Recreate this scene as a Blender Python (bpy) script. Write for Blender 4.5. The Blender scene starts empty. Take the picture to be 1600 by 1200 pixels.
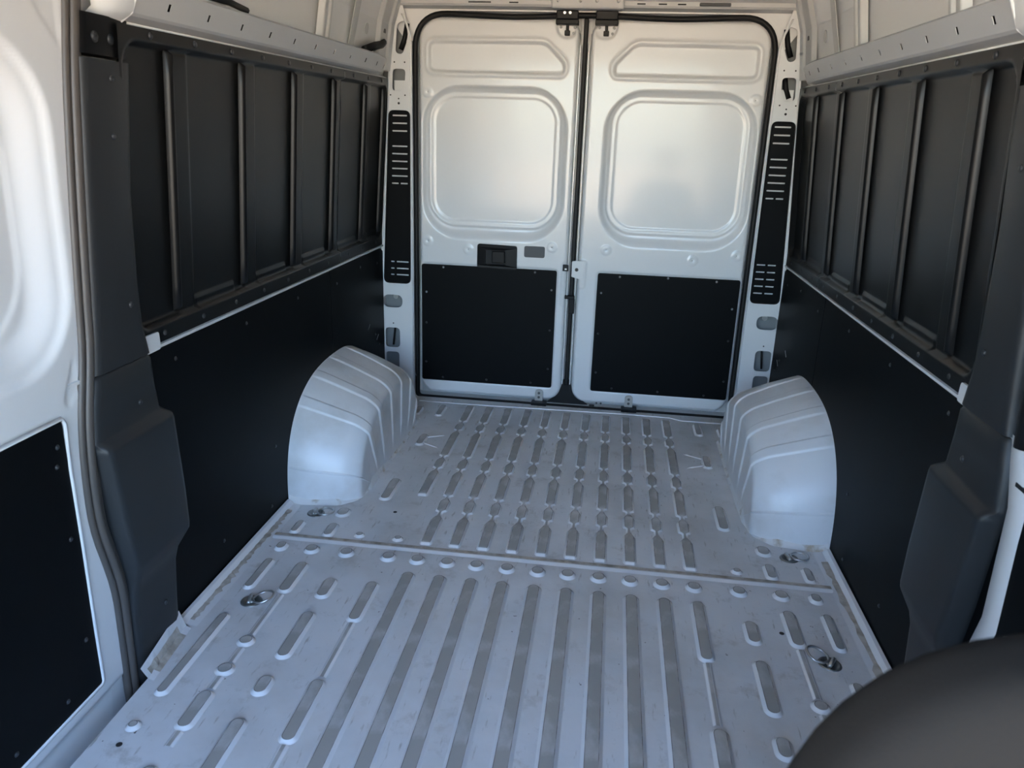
import bpy, bmesh, math, random
import numpy as np
from mathutils import Vector, Matrix
from mathutils.geometry import tessellate_polygon

random.seed(7)
SC = bpy.context.scene
COL = SC.collection

# ------------------------------------------------------------------ camera
F_PX, YAW, PITCH, ROLL = 1185.877, 0.12174, -0.31541, 0.03316
CAM = Vector((0.14868, -3.66922, 1.29715))
fwd = Vector((-math.sin(YAW) * math.cos(PITCH), math.cos(YAW) * math.cos(PITCH), math.sin(PITCH)))
r0 = Vector((math.cos(YAW), math.sin(YAW), 0)); u0 = r0.cross(fwd)
right = math.cos(ROLL) * r0 + math.sin(ROLL) * u0
up = -math.sin(ROLL) * r0 + math.cos(ROLL) * u0
cam_data = bpy.data.cameras.new('camera')
cam = bpy.data.objects.new('camera', cam_data); COL.objects.link(cam)
m3 = Matrix((right, up, -fwd)).transposed()
cam.matrix_world = Matrix.Translation(CAM) @ m3.to_4x4()
cam_data.sensor_width = 36; cam_data.sensor_fit = 'HORIZONTAL'
cam_data.lens = 36 * F_PX / 1600
cam_data.clip_start = 0.02
cam_data.dof.use_dof = True; cam_data.dof.focus_distance = 3.0; cam_data.dof.aperture_fstop = 7.0
SC.camera = cam

# ------------------------------------------------------------------ light
SUN_EL, SUN_AZ = math.radians(50), math.radians(35)
world = bpy.data.worlds.new('world'); SC.world = world; world.use_nodes = True
nt = world.node_tree; bg = nt.nodes['Background']
sky = nt.nodes.new('ShaderNodeTexSky'); sky.sky_type = 'NISHITA'; sky.sun_disc = False
sky.sun_elevation = SUN_EL; sky.sun_rotation = SUN_AZ; sky.ozone_density = 1.8
nt.links.new(sky.outputs[0], bg.inputs[0]); bg.inputs[1].default_value = 0.54
sd = bpy.data.lights.new('sun', 'SUN'); sd.energy = 23.0; sd.angle = math.radians(0.6); sd.color = (1.0, 0.93, 0.82)
sun = bpy.data.objects.new('sun', sd); COL.objects.link(sun)
sdir = Vector((math.sin(SUN_AZ) * math.cos(SUN_EL), math.cos(SUN_AZ) * math.cos(SUN_EL), math.sin(SUN_EL)))
sun.rotation_euler = sdir.to_track_quat('Z', 'Y').to_euler()
SC.view_settings.view_transform = 'Standard'; SC.view_settings.look = 'None'
SC.view_settings.gamma = 1.0; SC.view_settings.use_curve_mapping = False
SC.view_settings.exposure = 2.25

# ------------------------------------------------------------------ materials
def mat(name, col, rough=0.5, metal=0.0, coat=0.0, col2=None, nscale=6.0, nlo=0.45, nhi=0.7, bump=0.0, bscale=60.0, rough2=None, stretch=None, spec=0.5):
    m = bpy.data.materials.new(name); m.use_nodes = True
    t = m.node_tree; b = t.nodes['Principled BSDF']
    b.inputs['Base Color'].default_value = (*col, 1); b.inputs['Roughness'].default_value = rough
    b.inputs['Metallic'].default_value = metal
    b.inputs['Specular IOR Level'].default_value = spec
    b.inputs['Coat Weight'].default_value = coat; b.inputs['Coat Roughness'].default_value = 0.08
    tc = t.nodes.new('ShaderNodeTexCoord'); src = tc.outputs['Object']
    if stretch:
        mp = t.nodes.new('ShaderNodeMapping'); mp.inputs['Scale'].default_value = stretch
        t.links.new(src, mp.inputs[0]); src = mp.outputs[0]
    if col2:
        n = t.nodes.new('ShaderNodeTexNoise'); n.inputs['Scale'].default_value = nscale; n.inputs['Detail'].default_value = 6
        n.inputs['Roughness'].default_value = 0.54
        t.links.new(src, n.inputs['Vector'])
        r = t.nodes.new('ShaderNodeValToRGB'); r.color_ramp.elements[0].position = nlo; r.color_ramp.elements[1].position = nhi
        r.color_ramp.elements[0].color = (*col, 1); r.color_ramp.elements[1].color = (*col2, 1)
        t.links.new(n.outputs['Fac'], r.inputs[0]); t.links.new(r.outputs[0], b.inputs['Base Color'])
        if rough2 is not None:
            mr = t.nodes.new('ShaderNodeMapRange'); mr.inputs[1].default_value = nlo; mr.inputs[2].default_value = nhi
            mr.inputs[3].default_value = rough; mr.inputs[4].default_value = rough2
            t.links.new(n.outputs['Fac'], mr.inputs[0]); t.links.new(mr.outputs[0], b.inputs['Roughness'])
    if bump:
        n2 = t.nodes.new('ShaderNodeTexNoise'); n2.inputs['Scale'].default_value = bscale; n2.inputs['Detail'].default_value = 4
        t.links.new(src, n2.inputs['Vector'])
        bn = t.nodes.new('ShaderNodeBump'); bn.inputs['Strength'].default_value = bump; bn.inputs['Distance'].default_value = 0.002
        t.links.new(n2.outputs['Fac'], bn.inputs['Height']); t.links.new(bn.outputs[0], b.inputs['Normal'])
    return m

def floor_mat():
    """light grey paint, scuffed and dusty, with fine scratches along the load direction"""
    m = bpy.data.materials.new('floor_paint'); m.use_nodes = True
    t = m.node_tree; b = t.nodes['Principled BSDF']; L = t.links.new
    tc = t.nodes.new('ShaderNodeTexCoord')
    def noise(scale, detail=5, rough=0.6, st=None):
        n = t.nodes.new('ShaderNodeTexNoise'); n.inputs['Scale'].default_value = scale; n.inputs['Detail'].default_value = detail
        n.inputs['Roughness'].default_value = rough
        if st:
            mp = t.nodes.new('ShaderNodeMapping'); mp.inputs['Scale'].default_value = st
            L(tc.outputs['Object'], mp.inputs[0]); L(mp.outputs[0], n.inputs['Vector'])
        else: L(tc.outputs['Object'], n.inputs['Vector'])
        return n.outputs['Fac']
    def ramp(f, a, c):
        r = t.nodes.new('ShaderNodeMapRange'); r.inputs[1].default_value = a; r.inputs[2].default_value = c; L(f, r.inputs[0]); return r.outputs[0]
    def mix(fac, c1, c2):
        x = t.nodes.new('ShaderNodeMix'); x.data_type = 'RGBA'
        L(fac, x.inputs[0])
        for i, c in ((6, c1), (7, c2)):
            if isinstance(c, tuple): x.inputs[i].default_value = (*c, 1)
            else: L(c, x.inputs[i])
        return x.outputs[2]
    c = mix(ramp(noise(2.2), 0.42, 0.68), (0.68, 0.69, 0.70), (0.53, 0.53, 0.52))
    c = mix(ramp(noise(9, 6, 0.7), 0.56, 0.72), c, (0.46, 0.45, 0.43))
    c = mix(ramp(noise(30, 4, 0.6, (2.5, 0.35, 1)), 0.62, 0.70), c, (0.42, 0.41, 0.39))
    c = mix(ramp(noise(55, 2), 0.735, 0.75), c, (0.10, 0.09, 0.08))
    L(c, b.inputs['Base Color'])
    rr = t.nodes.new('ShaderNodeMapRange'); rr.inputs[3].default_value = 0.3; rr.inputs[4].default_value = 0.5
    L(noise(6), rr.inputs[0]); L(rr.outputs[0], b.inputs['Roughness'])
    bn = t.nodes.new('ShaderNodeBump'); bn.inputs['Strength'].default_value = 0.35; bn.inputs['Distance'].default_value = 0.004
    L(noise(14, 3), bn.inputs['Height']); L(bn.outputs[0], b.inputs['Normal'])
    return m

M = dict(
    paint=mat('white_paint', (0.70, 0.705, 0.705), 0.28, coat=0.25),
    sheet=mat('roof_sheet', (0.50, 0.505, 0.50), 0.4),
    arch=mat('arch_paint', (0.70, 0.71, 0.72), 0.32, col2=(0.56, 0.55, 0.53), nscale=5, nlo=0.5, nhi=0.75, bump=0.15, bscale=12),
    archfoot=mat('arch_foot', (0.72, 0.72, 0.71), 0.35, col2=(0.45, 0.38, 0.29), nscale=14, nlo=0.52, nhi=0.64, bump=0.6, bscale=40),
    floor=floor_mat(),
    worn=mat('worn_rib', (0.54, 0.54, 0.53), 0.4, col2=(0.36, 0.35, 0.325), nscale=9, nlo=0.36, nhi=0.50, bump=0.7, bscale=26, stretch=(1, 0.7, 1)),
    ribside=mat('rib_paint', (0.74, 0.745, 0.75), 0.16, coat=0.6),
    grime=mat('rib_grime', (0.13, 0.125, 0.115), 0.7, col2=(0.35, 0.34, 0.32), nscale=30, nlo=0.45, nhi=0.6),
    dirt=mat('dried_sealer', (0.50, 0.46, 0.40), 0.8, col2=(0.30, 0.26, 0.21), nscale=25, nlo=0.4, nhi=0.65, bump=1.0, bscale=60),
    black=mat('black_plastic', (0.004, 0.0042, 0.0048), 0.42, spec=0.2, bump=0.05, bscale=400),
    board=mat('black_board', (0.0022, 0.0025, 0.003), 0.5, spec=0.10, col2=(0.003, 0.0034, 0.004), nscale=3, bump=0.05, bscale=300),
    ribbed=mat('ribbed_plastic', (0.0065, 0.0065, 0.0065), 0.36, spec=0.26, bump=0.06, bscale=500),
    cover=mat('grey_cover', (0.022, 0.0235, 0.025), 0.45, spec=0.4, bump=0.12, bscale=700),
    rubber=mat('rubber', (0.006, 0.006, 0.0065), 0.55, spec=0.3),
    seal=mat('door_rubber', (0.075, 0.065, 0.058), 0.45),
    steel=mat('zinc_steel', (0.55, 0.55, 0.54), 0.32, metal=0.9),
    latchsteel=mat('latch_steel', (0.42, 0.40, 0.37), 0.45, metal=0.4),
    cupsteel=mat('cup_steel', (0.22, 0.22, 0.21), 0.35, metal=0.7),
    darksteel=mat('dark_steel', (0.10, 0.10, 0.10), 0.3, metal=0.9),
    hole=mat('dark_hole', (0.02, 0.02, 0.02), 0.8),
    inner=mat('inner_sheet', (0.20, 0.21, 0.215), 0.5),
    clip=mat('push_clip', (0.03, 0.031, 0.033), 0.35),
    plug=mat('grey_plug', (0.055, 0.057, 0.062), 0.5),
    fabric=mat('seat_fabric', (0.017, 0.0145, 0.012), 0.85, spec=0.2, bump=0.3, bscale=500),
    ground=mat('sunlit_ground', (0.50, 0.38, 0.26), 0.9),
    rust=mat('rust', (0.30, 0.17, 0.08), 0.8),
)

# ------------------------------------------------------------------ helpers
def link(name, me, parent=None, label=None, cat=None, group=None, kind=None, loc=None):
    o = bpy.data.objects.new(name, me); COL.objects.link(o)
    if parent is not None: o.parent = parent
    if loc is not None: o.location = loc
    return tag(o, label, cat, group, kind)

def tag(o, label=None, cat=None, group=None, kind=None):
    for k, v in (('label', label), ('category', cat), ('group', group), ('kind', kind)):
        if v: o[k] = v
    return o

def empty(name, loc, **k):
    o = link(name, None, None, **k); o.location = loc; o.empty_display_size = 0.05
    return o

def mesh(name, verts, faces, mats, smooth=False, idx=None):
    me = bpy.data.meshes.new(name)
    me.from_pydata([tuple(map(float, v)) for v in verts], [], [tuple(map(int, f)) for f in faces])
    for m in (mats if isinstance(mats, (list, tuple)) else [mats]): me.materials.append(M[m])
    if idx is not None: me.polygons.foreach_set('material_index', np.array(idx, dtype=np.int32))
    if smooth: me.polygons.foreach_set('use_smooth', [True] * len(me.polygons))
    me.update(); return me

class MB:
    """collects simple solids into one mesh"""
    def __init__(s): s.v = []; s.f = []
    def add(s, v, f):
        n = len(s.v); s.v += [tuple(p) for p in v]; s.f += [tuple(i + n for i in q) for q in f]; return s
    def box(s, a, b):
        (x0, y0, z0), (x1, y1, z1) = a, b
        return s.add([(x0, y0, z0), (x1, y0, z0), (x1, y1, z0), (x0, y1, z0), (x0, y0, z1), (x1, y0, z1), (x1, y1, z1), (x0, y1, z1)],
                     [(0, 3, 2, 1), (4, 5, 6, 7), (0, 1, 5, 4), (1, 2, 6, 5), (2, 3, 7, 6), (3, 0, 4, 7)])
    def tube(s, pts, r, n=8, closed=False, flat=1.0):
        pts = [Vector(p) for p in pts]; N = len(pts); base = len(s.v); prev = None
        for i, p in enumerate(pts):
            t = (pts[(i + 1) % N] - pts[i - 1]) if (closed or 0 < i < N - 1) else (pts[1] - pts[0] if i == 0 else pts[-1] - pts[-2])
            t.normalize()
            if prev is None:
                a = Vector((0, 0, 1)) if abs(t.z) < 0.9 else Vector((0, 1, 0))
                nrm = (a - t * a.dot(t)).normalized()
            else: nrm = (prev - t * prev.dot(t)).normalized()
            prev = nrm; bn = t.cross(nrm)
            for k in range(n):
                a = 2 * math.pi * k / n
                s.v.append(tuple(p + nrm * (r * math.cos(a)) + bn * (r * flat * math.sin(a))))
        for i in range(N if closed else N - 1):
            for k in range(n):
                a, b = base + i * n, base + ((i + 1) % N) * n
                s.f.append((a + k, a + (k + 1) % n, b + (k + 1) % n, b + k))
        if not closed:
            s.f.append(tuple(base + k for k in range(n))[::-1]); s.f.append(tuple(base + (N - 1) * n + k for k in range(n)))
        return s
    def cyl(s, p, axis, r, h, n=12, r2=None):
        p = Vector(p); ax = Vector(axis).normalized(); a = ax.orthogonal().normalized(); b = ax.cross(a); r2 = r if r2 is None else r2
        base = len(s.v)
        for q, rr in ((p, r), (p + ax * h, r2)):
            for k in range(n):
                t = 2 * math.pi * k / n; s.v.append(tuple(q + a * rr * math.cos(t) + b * rr * math.sin(t)))
        for k in range(n): s.f.append((base + k, base + (k + 1) % n, base + n + (k + 1) % n, base + n + k))
        s.f.append(tuple(base + k for k in range(n))[::-1]); s.f.append(tuple(base + n + k for k in range(n)))
        return s
    def obj(s, name, m, parent=None, smooth=False, bevel=0, **k):
        o = link(name, mesh(name, s.v, s.f, m, smooth), parent, **k)
        if bevel: bev(o, bevel)
        return o

def bev(o, w, seg=2):
    b = o.modifiers.new('bevel', 'BEVEL'); b.width = w; b.segments = seg; b.limit_method = 'ANGLE'; b.angle_limit = math.radians(40)
    b.harden_normals = False
    return o

def ccw(p):
    a = sum(p[i - 1][0] * p[i][1] - p[i][0] * p[i - 1][1] for i in range(len(p)))
    return list(p) if a > 0 else list(p)[::-1]

def rpoly(pts, r, seg=5):
    """polygon with rounded corners; r a number or one per corner"""
    n = len(pts); out = []
    for i in range(n):
        p = Vector(pts[i]); a = Vector(pts[i - 1]) - p; b = Vector(pts[(i + 1) % n]) - p
        ri = r[i] if isinstance(r, (list, tuple)) else r
        if ri <= 0: out.append(tuple(p)); continue
        ang = a.angle(b); d = min(ri / math.tan(ang / 2), a.length * 0.49, b.length * 0.49)
        s, e = p + a.normalized() * d, p + b.normalized() * d
        for k in range(seg + 1):
            t = k / seg; out.append(tuple((1 - t) ** 2 * s + 2 * t * (1 - t) * p + t * t * e))
    return out

def rrect(x0, z0, x1, z1, r, seg=5): return rpoly([(x0, z0), (x1, z0), (x1, z1), (x0, z1)], r, seg)

def plate(name, outline, holes, fmap, thick, m, parent=None, bevel=0, **k):
    """flat plate with holes; fmap(u, v, w) -> xyz, w = 0 the seen face, w = thick the far one"""
    loops = [ccw(outline)] + [ccw(h)[::-1] for h in holes]
    pts = [p for l in loops for p in l]; n = len(pts)
    tris = tessellate_polygon([[Vector((p[0], p[1], 0)) for p in l] for l in loops])
    v = [fmap(p[0], p[1], 0) for p in pts] + [fmap(p[0], p[1], thick) for p in pts]
    f = [tuple(t) for t in tris] + [tuple(i + n for i in t[::-1]) for t in tris]
    o = 0
    for l in loops:
        c = len(l)
        for i in range(c): j = (i + 1) % c; f.append((o + i, o + j, o + j + n, o + i + n))
        o += c
    me = mesh(name, v, f, m); bmx = bmesh.new(); bmx.from_mesh(me); bmesh.ops.recalc_face_normals(bmx, faces=bmx.faces)
    if bevel: bmesh.ops.dissolve_limit(bmx, angle_limit=0.001, verts=bmx.verts, edges=bmx.edges, delimit={'NORMAL'}) if False else None
    bmx.to_mesh(me); bmx.free()
    ob = link(name, me, parent, **k)
    if bevel: bev(ob, bevel)
    return ob

def S(d, a, b):
    t = np.clip((d - a) / (b - a), 0, 1); return t * t * (3 - 2 * t)
def sbox(x, z, x0, z0, x1, z1, r):
    qx = np.abs(x - (x0 + x1) / 2) - (x1 - x0) / 2 + r; qz = np.abs(z - (z0 + z1) / 2) - (z1 - z0) / 2 + r
    return np.hypot(np.maximum(qx, 0), np.maximum(qz, 0)) + np.minimum(np.maximum(qx, qz), 0) - r
def spoly(x, z, pts):
    d = np.full(x.shape, 1e9); s = np.ones(x.shape); n = len(pts)
    for i in range(n):
        (ax, az), (bx, bz) = pts[i], pts[i - 1]
        ex, ez = bx - ax, bz - az; wx, wz = x - ax, z - az
        t = np.clip((wx * ex + wz * ez) / (ex * ex + ez * ez), 0, 1)
        d = np.minimum(d, (wx - ex * t) ** 2 + (wz - ez * t) ** 2)
        c1, c2, c3 = z >= az, z < bz, ex * wz > ez * wx
        s = np.where((c1 & c2 & c3) | (~c1 & ~c2 & ~c3), -s, s)
    return s * np.sqrt(d)

def field(name, u0, u1, v0, v1, res, depth, fmap, m, parent=None, mask=None, **k):
    nu, nv = int(round((u1 - u0) / res)) + 1, int(round((v1 - v0) / res)) + 1
    U, V = np.meshgrid(np.linspace(u0, u1, nu), np.linspace(v0, v1, nv)); D = depth(U, V)
    X = fmap(U, V, D); vs = np.stack([c.ravel() for c in X], 1)
    i = np.arange(nv * nu).reshape(nv, nu)
    q = np.stack([i[:-1, :-1], i[:-1, 1:], i[1:, 1:], i[1:, :-1]], -1).reshape(-1, 4)
    if mask is not None:
        ok = mask(U, V).ravel(); q = q[ok[q].all(1)]
        used = np.unique(q); re = -np.ones(len(vs), int); re[used] = np.arange(len(used)); vs = vs[used]; q = re[q]
    me = bpy.data.meshes.new(name); me.vertices.add(len(vs)); me.vertices.foreach_set('co', vs.astype(np.float32).ravel())
    me.loops.add(q.size); me.loops.foreach_set('vertex_index', q.astype(np.int32).ravel())
    me.polygons.add(len(q)); me.polygons.foreach_set('loop_start', np.arange(0, q.size, 4, dtype=np.int32))
    me.materials.append(M[m]); me.update(calc_edges=True); me.validate()
    me.polygons.foreach_set('use_smooth', [True] * len(me.polygons))
    return link(name, me, parent, **k)

def interp(tab):
    a = sorted(tab); zs = [p[0] for p in a]; ys = [p[1] for p in a]
    return lambda z: float(np.interp(z, zs, ys))

# ------------------------------------------------------------------ floor
fl = [(-0.905, -3.05), (0.985, -3.05), (0.985, 0.07), (-0.985, 0.07), (-0.985, -2.06), (-0.94, -2.06), (-0.905, -2.10)]
floor = plate('floor', fl, [], lambda u, v, w: (u, v, -w), 0.02, 'floor', kind='structure')

def rib_mesh(st, wall=0.007, worn=True):
    """pressed rib along y from stations (y, half width at the top, height); ends sloped down to the sheet"""
    v, f, idx = [], [], []
    for (y, hw, h) in st:
        w = wall * (0.35 + 0.65 * h / 0.008)
        g = max(hw - 0.0016, hw * 0.7)
        v += [(-hw - w, y, 0.0003), (-hw - w * 0.55, y, h * 0.3), (-hw - w * 0.12, y, h * 0.92), (-hw, y, h), (-g, y, h * 1.01), (g, y, h * 1.01), (hw, y, h), (hw + w * 0.12, y, h * 0.92), (hw + w * 0.55, y, h * 0.3), (hw + w, y, 0.0003)]
    for i in range(len(st) - 1):
        a, b = i * 10, i * 10 + 10
        for k in range(9):
            f.append((a + k, a + k + 1, b + k + 1, b + k))
            top = worn and min(st[i][2], st[i + 1][2]) > 0.0069
            idx.append((1 if k == 4 else 2 if k in (3, 5) else 0) if top else (1 if k == 4 and worn and min(st[i][2], st[i + 1][2]) > 0.0038 else 0))
    return mesh('rib', v, f, ['ribside', 'worn', 'grime'], True, idx)

def stadium_mesh(L, hw, h=0.008, worn=True):
    """round-ended pressed rib: rings of stadium outlines stepping up from the sheet"""
    rings = ((0.0085, 0.0003), (0.005, h * 0.28), (0.0012, h * 0.9), (0.0, h), (-0.0016, h * 1.01))
    n = 10; v = []; f = []; idx = []
    hw = min(hw, L / 2 * 0.98); cy = L / 2 - hw; N = 2 * (n + 1)
    for (o, z) in rings:
        r = max(hw + o, 0.001)
        for sgn in (1, -1):
            for k in range(n + 1):
                a = math.pi * k / n
                v.append((sgn * r * math.cos(a), sgn * (cy + r * math.sin(a)), z))
    for i in range(len(rings) - 1):
        for k in range(N):
            f.append((i * N + k, i * N + (k + 1) % N, (i + 1) * N + (k + 1) % N, (i + 1) * N + k)); idx.append(2 if i == 3 and worn else 0)
    b = (len(rings) - 1) * N
    for k in range(n): f.append((b + k, b + k + 1, b + N - 1 - n + n - k - 1 + 0, b + N - 1 - k)) if False else None
    f.append(tuple(b + k for k in range(N))); idx.append(1 if worn else 0)
    return mesh('rib', v, f, ['ribside', 'worn', 'grime'], True, idx)

def seg_stations(y0, y1, hw, h=0.008, e=0.016, round_=True):
    """stadium-ended segment"""
    e = min(e, (y1 - y0) * 0.3); r = min(hw, (y1 - y0) * 0.3)
    s = [(y0 - e * 0.9, hw * 0.55, 0.0004), (y0 - e * 0.35, hw * 0.62, h * 0.6), (y0, hw * 0.66, h), (y0 + r * 0.4, hw * 0.9, h), (y0 + r, hw, h)]
    n = max(1, int((y1 - y0) / 0.12))
    s += [(y0 + r + (y1 - y0 - 2 * r) * k / n, hw, h) for k in range(1, n)]
    s += [(y1 - r, hw, h), (y1 - r * 0.4, hw * 0.9, h), (y1, hw * 0.66, h), (y1 + e * 0.35, hw * 0.62, h * 0.6), (y1 + e * 0.9, hw * 0.55, 0.0004)]
    return s

RIBC = {}
def rib(x, y0, y1, hw=0.015, h=0.008, worn=True):
    key = (round(y1 - y0, 4), hw, h, worn)
    if key not in RIBC: RIBC[key] = stadium_mesh(y1 - y0, hw, h, worn)
    return link('floor_rib', RIBC[key], floor, loc=(x, (y0 + y1) / 2, 0))

def neck(x, y0, y1, hw=0.006, h=0.004):
    key = ('n', round(y1 - y0, 4), hw, h)
    if key not in RIBC:
        L = (y1 - y0) / 2
        RIBC[key] = rib_mesh([(-L, hw, h), (0, hw, h), (L, hw, h)], wall=0.009)
    return link('floor_rib', RIBC[key], floor, loc=(x, (y0 + y1) / 2, 0))

def chain_stations(segs):
    out = []; H = 0.008
    for i, (a, b) in enumerate(segs):
        if i == 0: out += [(a - 0.010, 0.0135, 0.0004), (a - 0.005, 0.014, H * 0.4), (a - 0.001, 0.0145, H * 0.95), (a + 0.012, 0.0155, H)]
        else: out += [(a - 0.006, 0.005, 0.0045), (a - 0.001, 0.0135, H * 0.9), (a + 0.006, 0.0155, H)]
        out += [(b - 0.022, 0.0155, H)]
        if i < len(segs) - 1: out += [(b - 0.004, 0.008, H), (b + 0.004, 0.005, 0.0045)]
        else: out += [(b, 0.0155, H * 0.95), (b + 0.014, 0.015, 0.0004)]
    return out
CH = [(-1.487, -1.30), (-1.255, -1.165), (-1.13, -0.925), (-0.888, -0.80), (-0.765, -0.498), (-0.462, -0.385), (-0.35, -0.14)]
chain_me = rib_mesh(chain_stations(CH)); chain_me2 = rib_mesh(chain_stations([(-1.14, -0.925)] + CH[3:]))
for i in range(10): link('floor_rib', chain_me, floor, loc=(-0.3897 + 0.0961 * i, 0, 0))
link('floor_rib', chain_me2, floor, loc=(-0.4868, 0, 0))
for x in (-0.396, -0.298, -0.2, -0.105, -0.007, 0.09, 0.187, 0.284, 0.381): rib(x, -2.98, -1.675, 0.0165)
def col(x, items):
    prev = None
    for it in items:
        if it[0] == 'n': neck(x, it[1], it[2])
        else: rib(x, *it)
col(-0.488, [(-1.935, -1.745), ('n', -2.17, -1.945), (-2.385, -2.185), ('n', -2.62, -2.395), (-2.84, -2.63)])
col(0.478, [(-1.94, -1.675), ('n', -2.175, -1.95), (-2.385, -2.19), ('n', -2.62, -2.395), (-2.84, -2.63)])
for s in (-1, 1):
    col(s * 0.617, [(-1.842, -1.748), (-2.115, -1.922), (-2.252, -2.193), (-2.52, -2.34), (-1.205, -1.032)])
    col(s * 0.735, [(-1.836, -1.678), ('n', -2.042, -1.85), (-2.085, -2.052, 0.017), ('n', -2.155, -2.097), (-2.2, -2.165, 0.017), ('n', -2.255, -2.21), (-2.385, -2.267), ('n', -2.44, -2.395), (-2.7, -2.5)])
    col(s * 0.845, [(-1.834, -1.676, 0.011), (-2.29, -1.97, 0.011), (-2.405, -2.385, 0.011), (-1.498, -1.422, 0.010)])
    col(s * 0.728, [(-1.358, -1.305, 0.018), (-1.5, -1.42, 0.013)])
    col(s * 0.62, [(-0.67, -0.555, 0.013), (-0.3, -0.16, 0.012)])
    col(s * 0.728, [(-0.385, -0.36, 0.012), (-0.30, -0.2, 0.012)])
    rib(s * 0.621, -1.486, -1.464, 0.013)
    for dy, a in ((-0.56, 0.5), (-0.66, -0.5)):      # diagonal creases beside the short rib
        n = link('floor_rib', rib_mesh(seg_stations(-0.035, 0.035, 0.002, 0.004), 0.006, False), floor, loc=(s * 0.575, dy, 0))
        n.rotation_euler.z = s * (math.pi / 2 - a)
rib(-0.488, -1.486, -1.464, 0.013)
for x in (-0.845, -0.742, -0.625, -0.486, -0.391, -0.294, -0.2, -0.102, -0.005, 0.089, 0.185, 0.282, 0.379, 0.476, 0.61, 0.735, 0.836):
    rib(x, -1.613, -1.573, 0.018 if abs(x) < 0.8 else 0.013, 0.0095)
# seam between the two floor sheets, sill lip, edge lips
MB().box((-0.90, -1.527, 0), (0.90, -1.508, 0.0025)).obj('seam_strip', 'dirt', floor, label='dried brown sealer along the floor seam')
MB().add([(-0.9, -1.545, 0.0002), (0.9, -1.545, 0.0002), (0.9, -1.532, 0.004), (-0.9, -1.532, 0.004), (0.9, -1.527, 0.004), (-0.9, -1.527, 0.004), (0.9, -1.526, 0), (-0.9, -1.526, 0)],
         [(0, 1, 2, 3), (3, 2, 4, 5), (5, 4, 6, 7)]).obj('seam_lip', 'ribside', floor)
MB().tube([(-0.76, -0.105, 0.001), (-0.5, -0.105, 0.001), (0.3, -0.08, 0.001), (0.5, -0.085, 0.001), (0.55, -0.115, 0.001), (0.76, -0.115, 0.001)], 0.004, 6).obj('sill_bead', 'ribside', floor, True)
for s in (-1, 1):
    y0 = -2.03 if s < 0 else -2.9
    MB().add([(s * 0.895, y0, 0.0005), (s * 0.925, y0, 0.004), (s * 0.938, y0, 0.016), (s * 0.948, y0, 0.018),
              (s * 0.895, -1.30, 0.0005), (s * 0.925, -1.30, 0.004), (s * 0.938, -1.30, 0.016), (s * 0.948, -1.30, 0.018)],
             [(0, 1, 5, 4), (1, 2, 6, 5), (2, 3, 7, 6)]).obj('edge_lip', 'ribside', floor)
    v = []; f = []
    n = 60
    for i in range(n):
        y = y0 + 0.02 + (-1.36 - y0) * i / n; wv = 0.002 + 0.014 * random.random() ** 1.5
        v += [(s * (0.917 - 0.9 * wv), y, 0.0037), (s * (0.924 + 0.3 * wv), y, 0.0062)]
        if i: f.append((2 * i - 2, 2 * i - 1, 2 * i + 1, 2 * i))
    link('edge_sealer', mesh('edge_sealer', v, f, 'dirt'), floor, label='brown smear of dried sealer along the floor edge')
# torn lip with dried sealer by the sliding door
v = []; f = []
for i in range(14):
    t = i / 13; y = -2.25 + 0.21 * t; j = random.uniform(-0.004, 0.004)
    v += [(-0.885 - 0.02 * t, y, 0.001), (-0.898 - 0.02 * t + j, y, 0.006), (-0.908 - 0.02 * t, y, 0.02 + 0.012 * t + j), (-0.916 - 0.02 * t, y, 0.032 + 0.02 * t)]
    if i:
        for k in range(3): f.append((4 * i - 4 + k, 4 * i - 3 + k, 4 * i + 1 + k, 4 * i + k))
link('corner_lip', mesh('corner_lip', v, f, ['ribside', 'dirt'], idx=[1 if k % 3 < 2 and 3 < k < 33 else 0 for k in range(len(f))]), floor)
for (x, y) in ((-0.843, -2.45), (-0.55, -1.29), (0.70, -1.78)):
    MB().cyl((x, y, 0.0002), (0, 0, 1), 0.007, 0.0006, 12).obj('drain_hole', 'hole', floor)

# tie-down rings
def ring(x, y, rot, label, flat):
    t = empty('tie_down_ring', (x, y, 0), label=label, cat='tie-down ring', group='tie-down rings in the floor')
    t.rotation_euler.z = rot
    cup = MB()
    n = 20
    for k, (r, z) in enumerate(((0.031, 0.0005), (0.029, 0.004), (0.024, 0.004), (0.020, 0.0012))):
        for i in range(n): a = 2 * math.pi * i / n; cup.v.append((r * math.cos(a), r * 0.92 * math.sin(a), z))
        if k:
            for i in range(n): cup.f.append(((k - 1) * n + i, (k - 1) * n + (i + 1) % n, k * n + (i + 1) % n, k * n + i))
    cup.f.append(tuple(3 * n + i for i in range(n)))
    cup.obj('cup', 'cupsteel', t, True)
    MB().cyl((0, 0, 0.001), (0, 0, 1), 0.010, 0.005, 12, 0.007).obj('bolt', 'steel', t, bevel=0.001)
    pts = []
    for i in range(17):
        a = -math.pi / 2 + math.pi * i / 16
        pts.append((0.03 + 0.033 * math.cos(a), 0.027 * math.sin(a), 0.009 + (0 if flat else 0.010) * (0.3 + math.cos(a))))
    pts += [(0.012, 0.018, 0.009), (0.004, 0, 0.009), (0.012, -0.018, 0.009)]
    MB().tube(pts, 0.0035, 8, True).obj('ring', 'steel', t, True)
    MB().tube([(-0.004, -0.02, 0.008), (-0.004, 0.02, 0.008)], 0.006, 8).obj('clamp', 'steel', t, True)
    return t
ring(-0.803, -1.895, 0.25, 'steel tie-down ring in the floor beside the torn lip near the sliding door', False)
ring(-0.822, -1.352, 0.15, 'steel tie-down ring in front of the wheel arch on the sliding-door side', True)
ring(0.800, -1.895, 2.6, 'steel tie-down ring standing half open in the floor near the driver seat', False)
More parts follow.
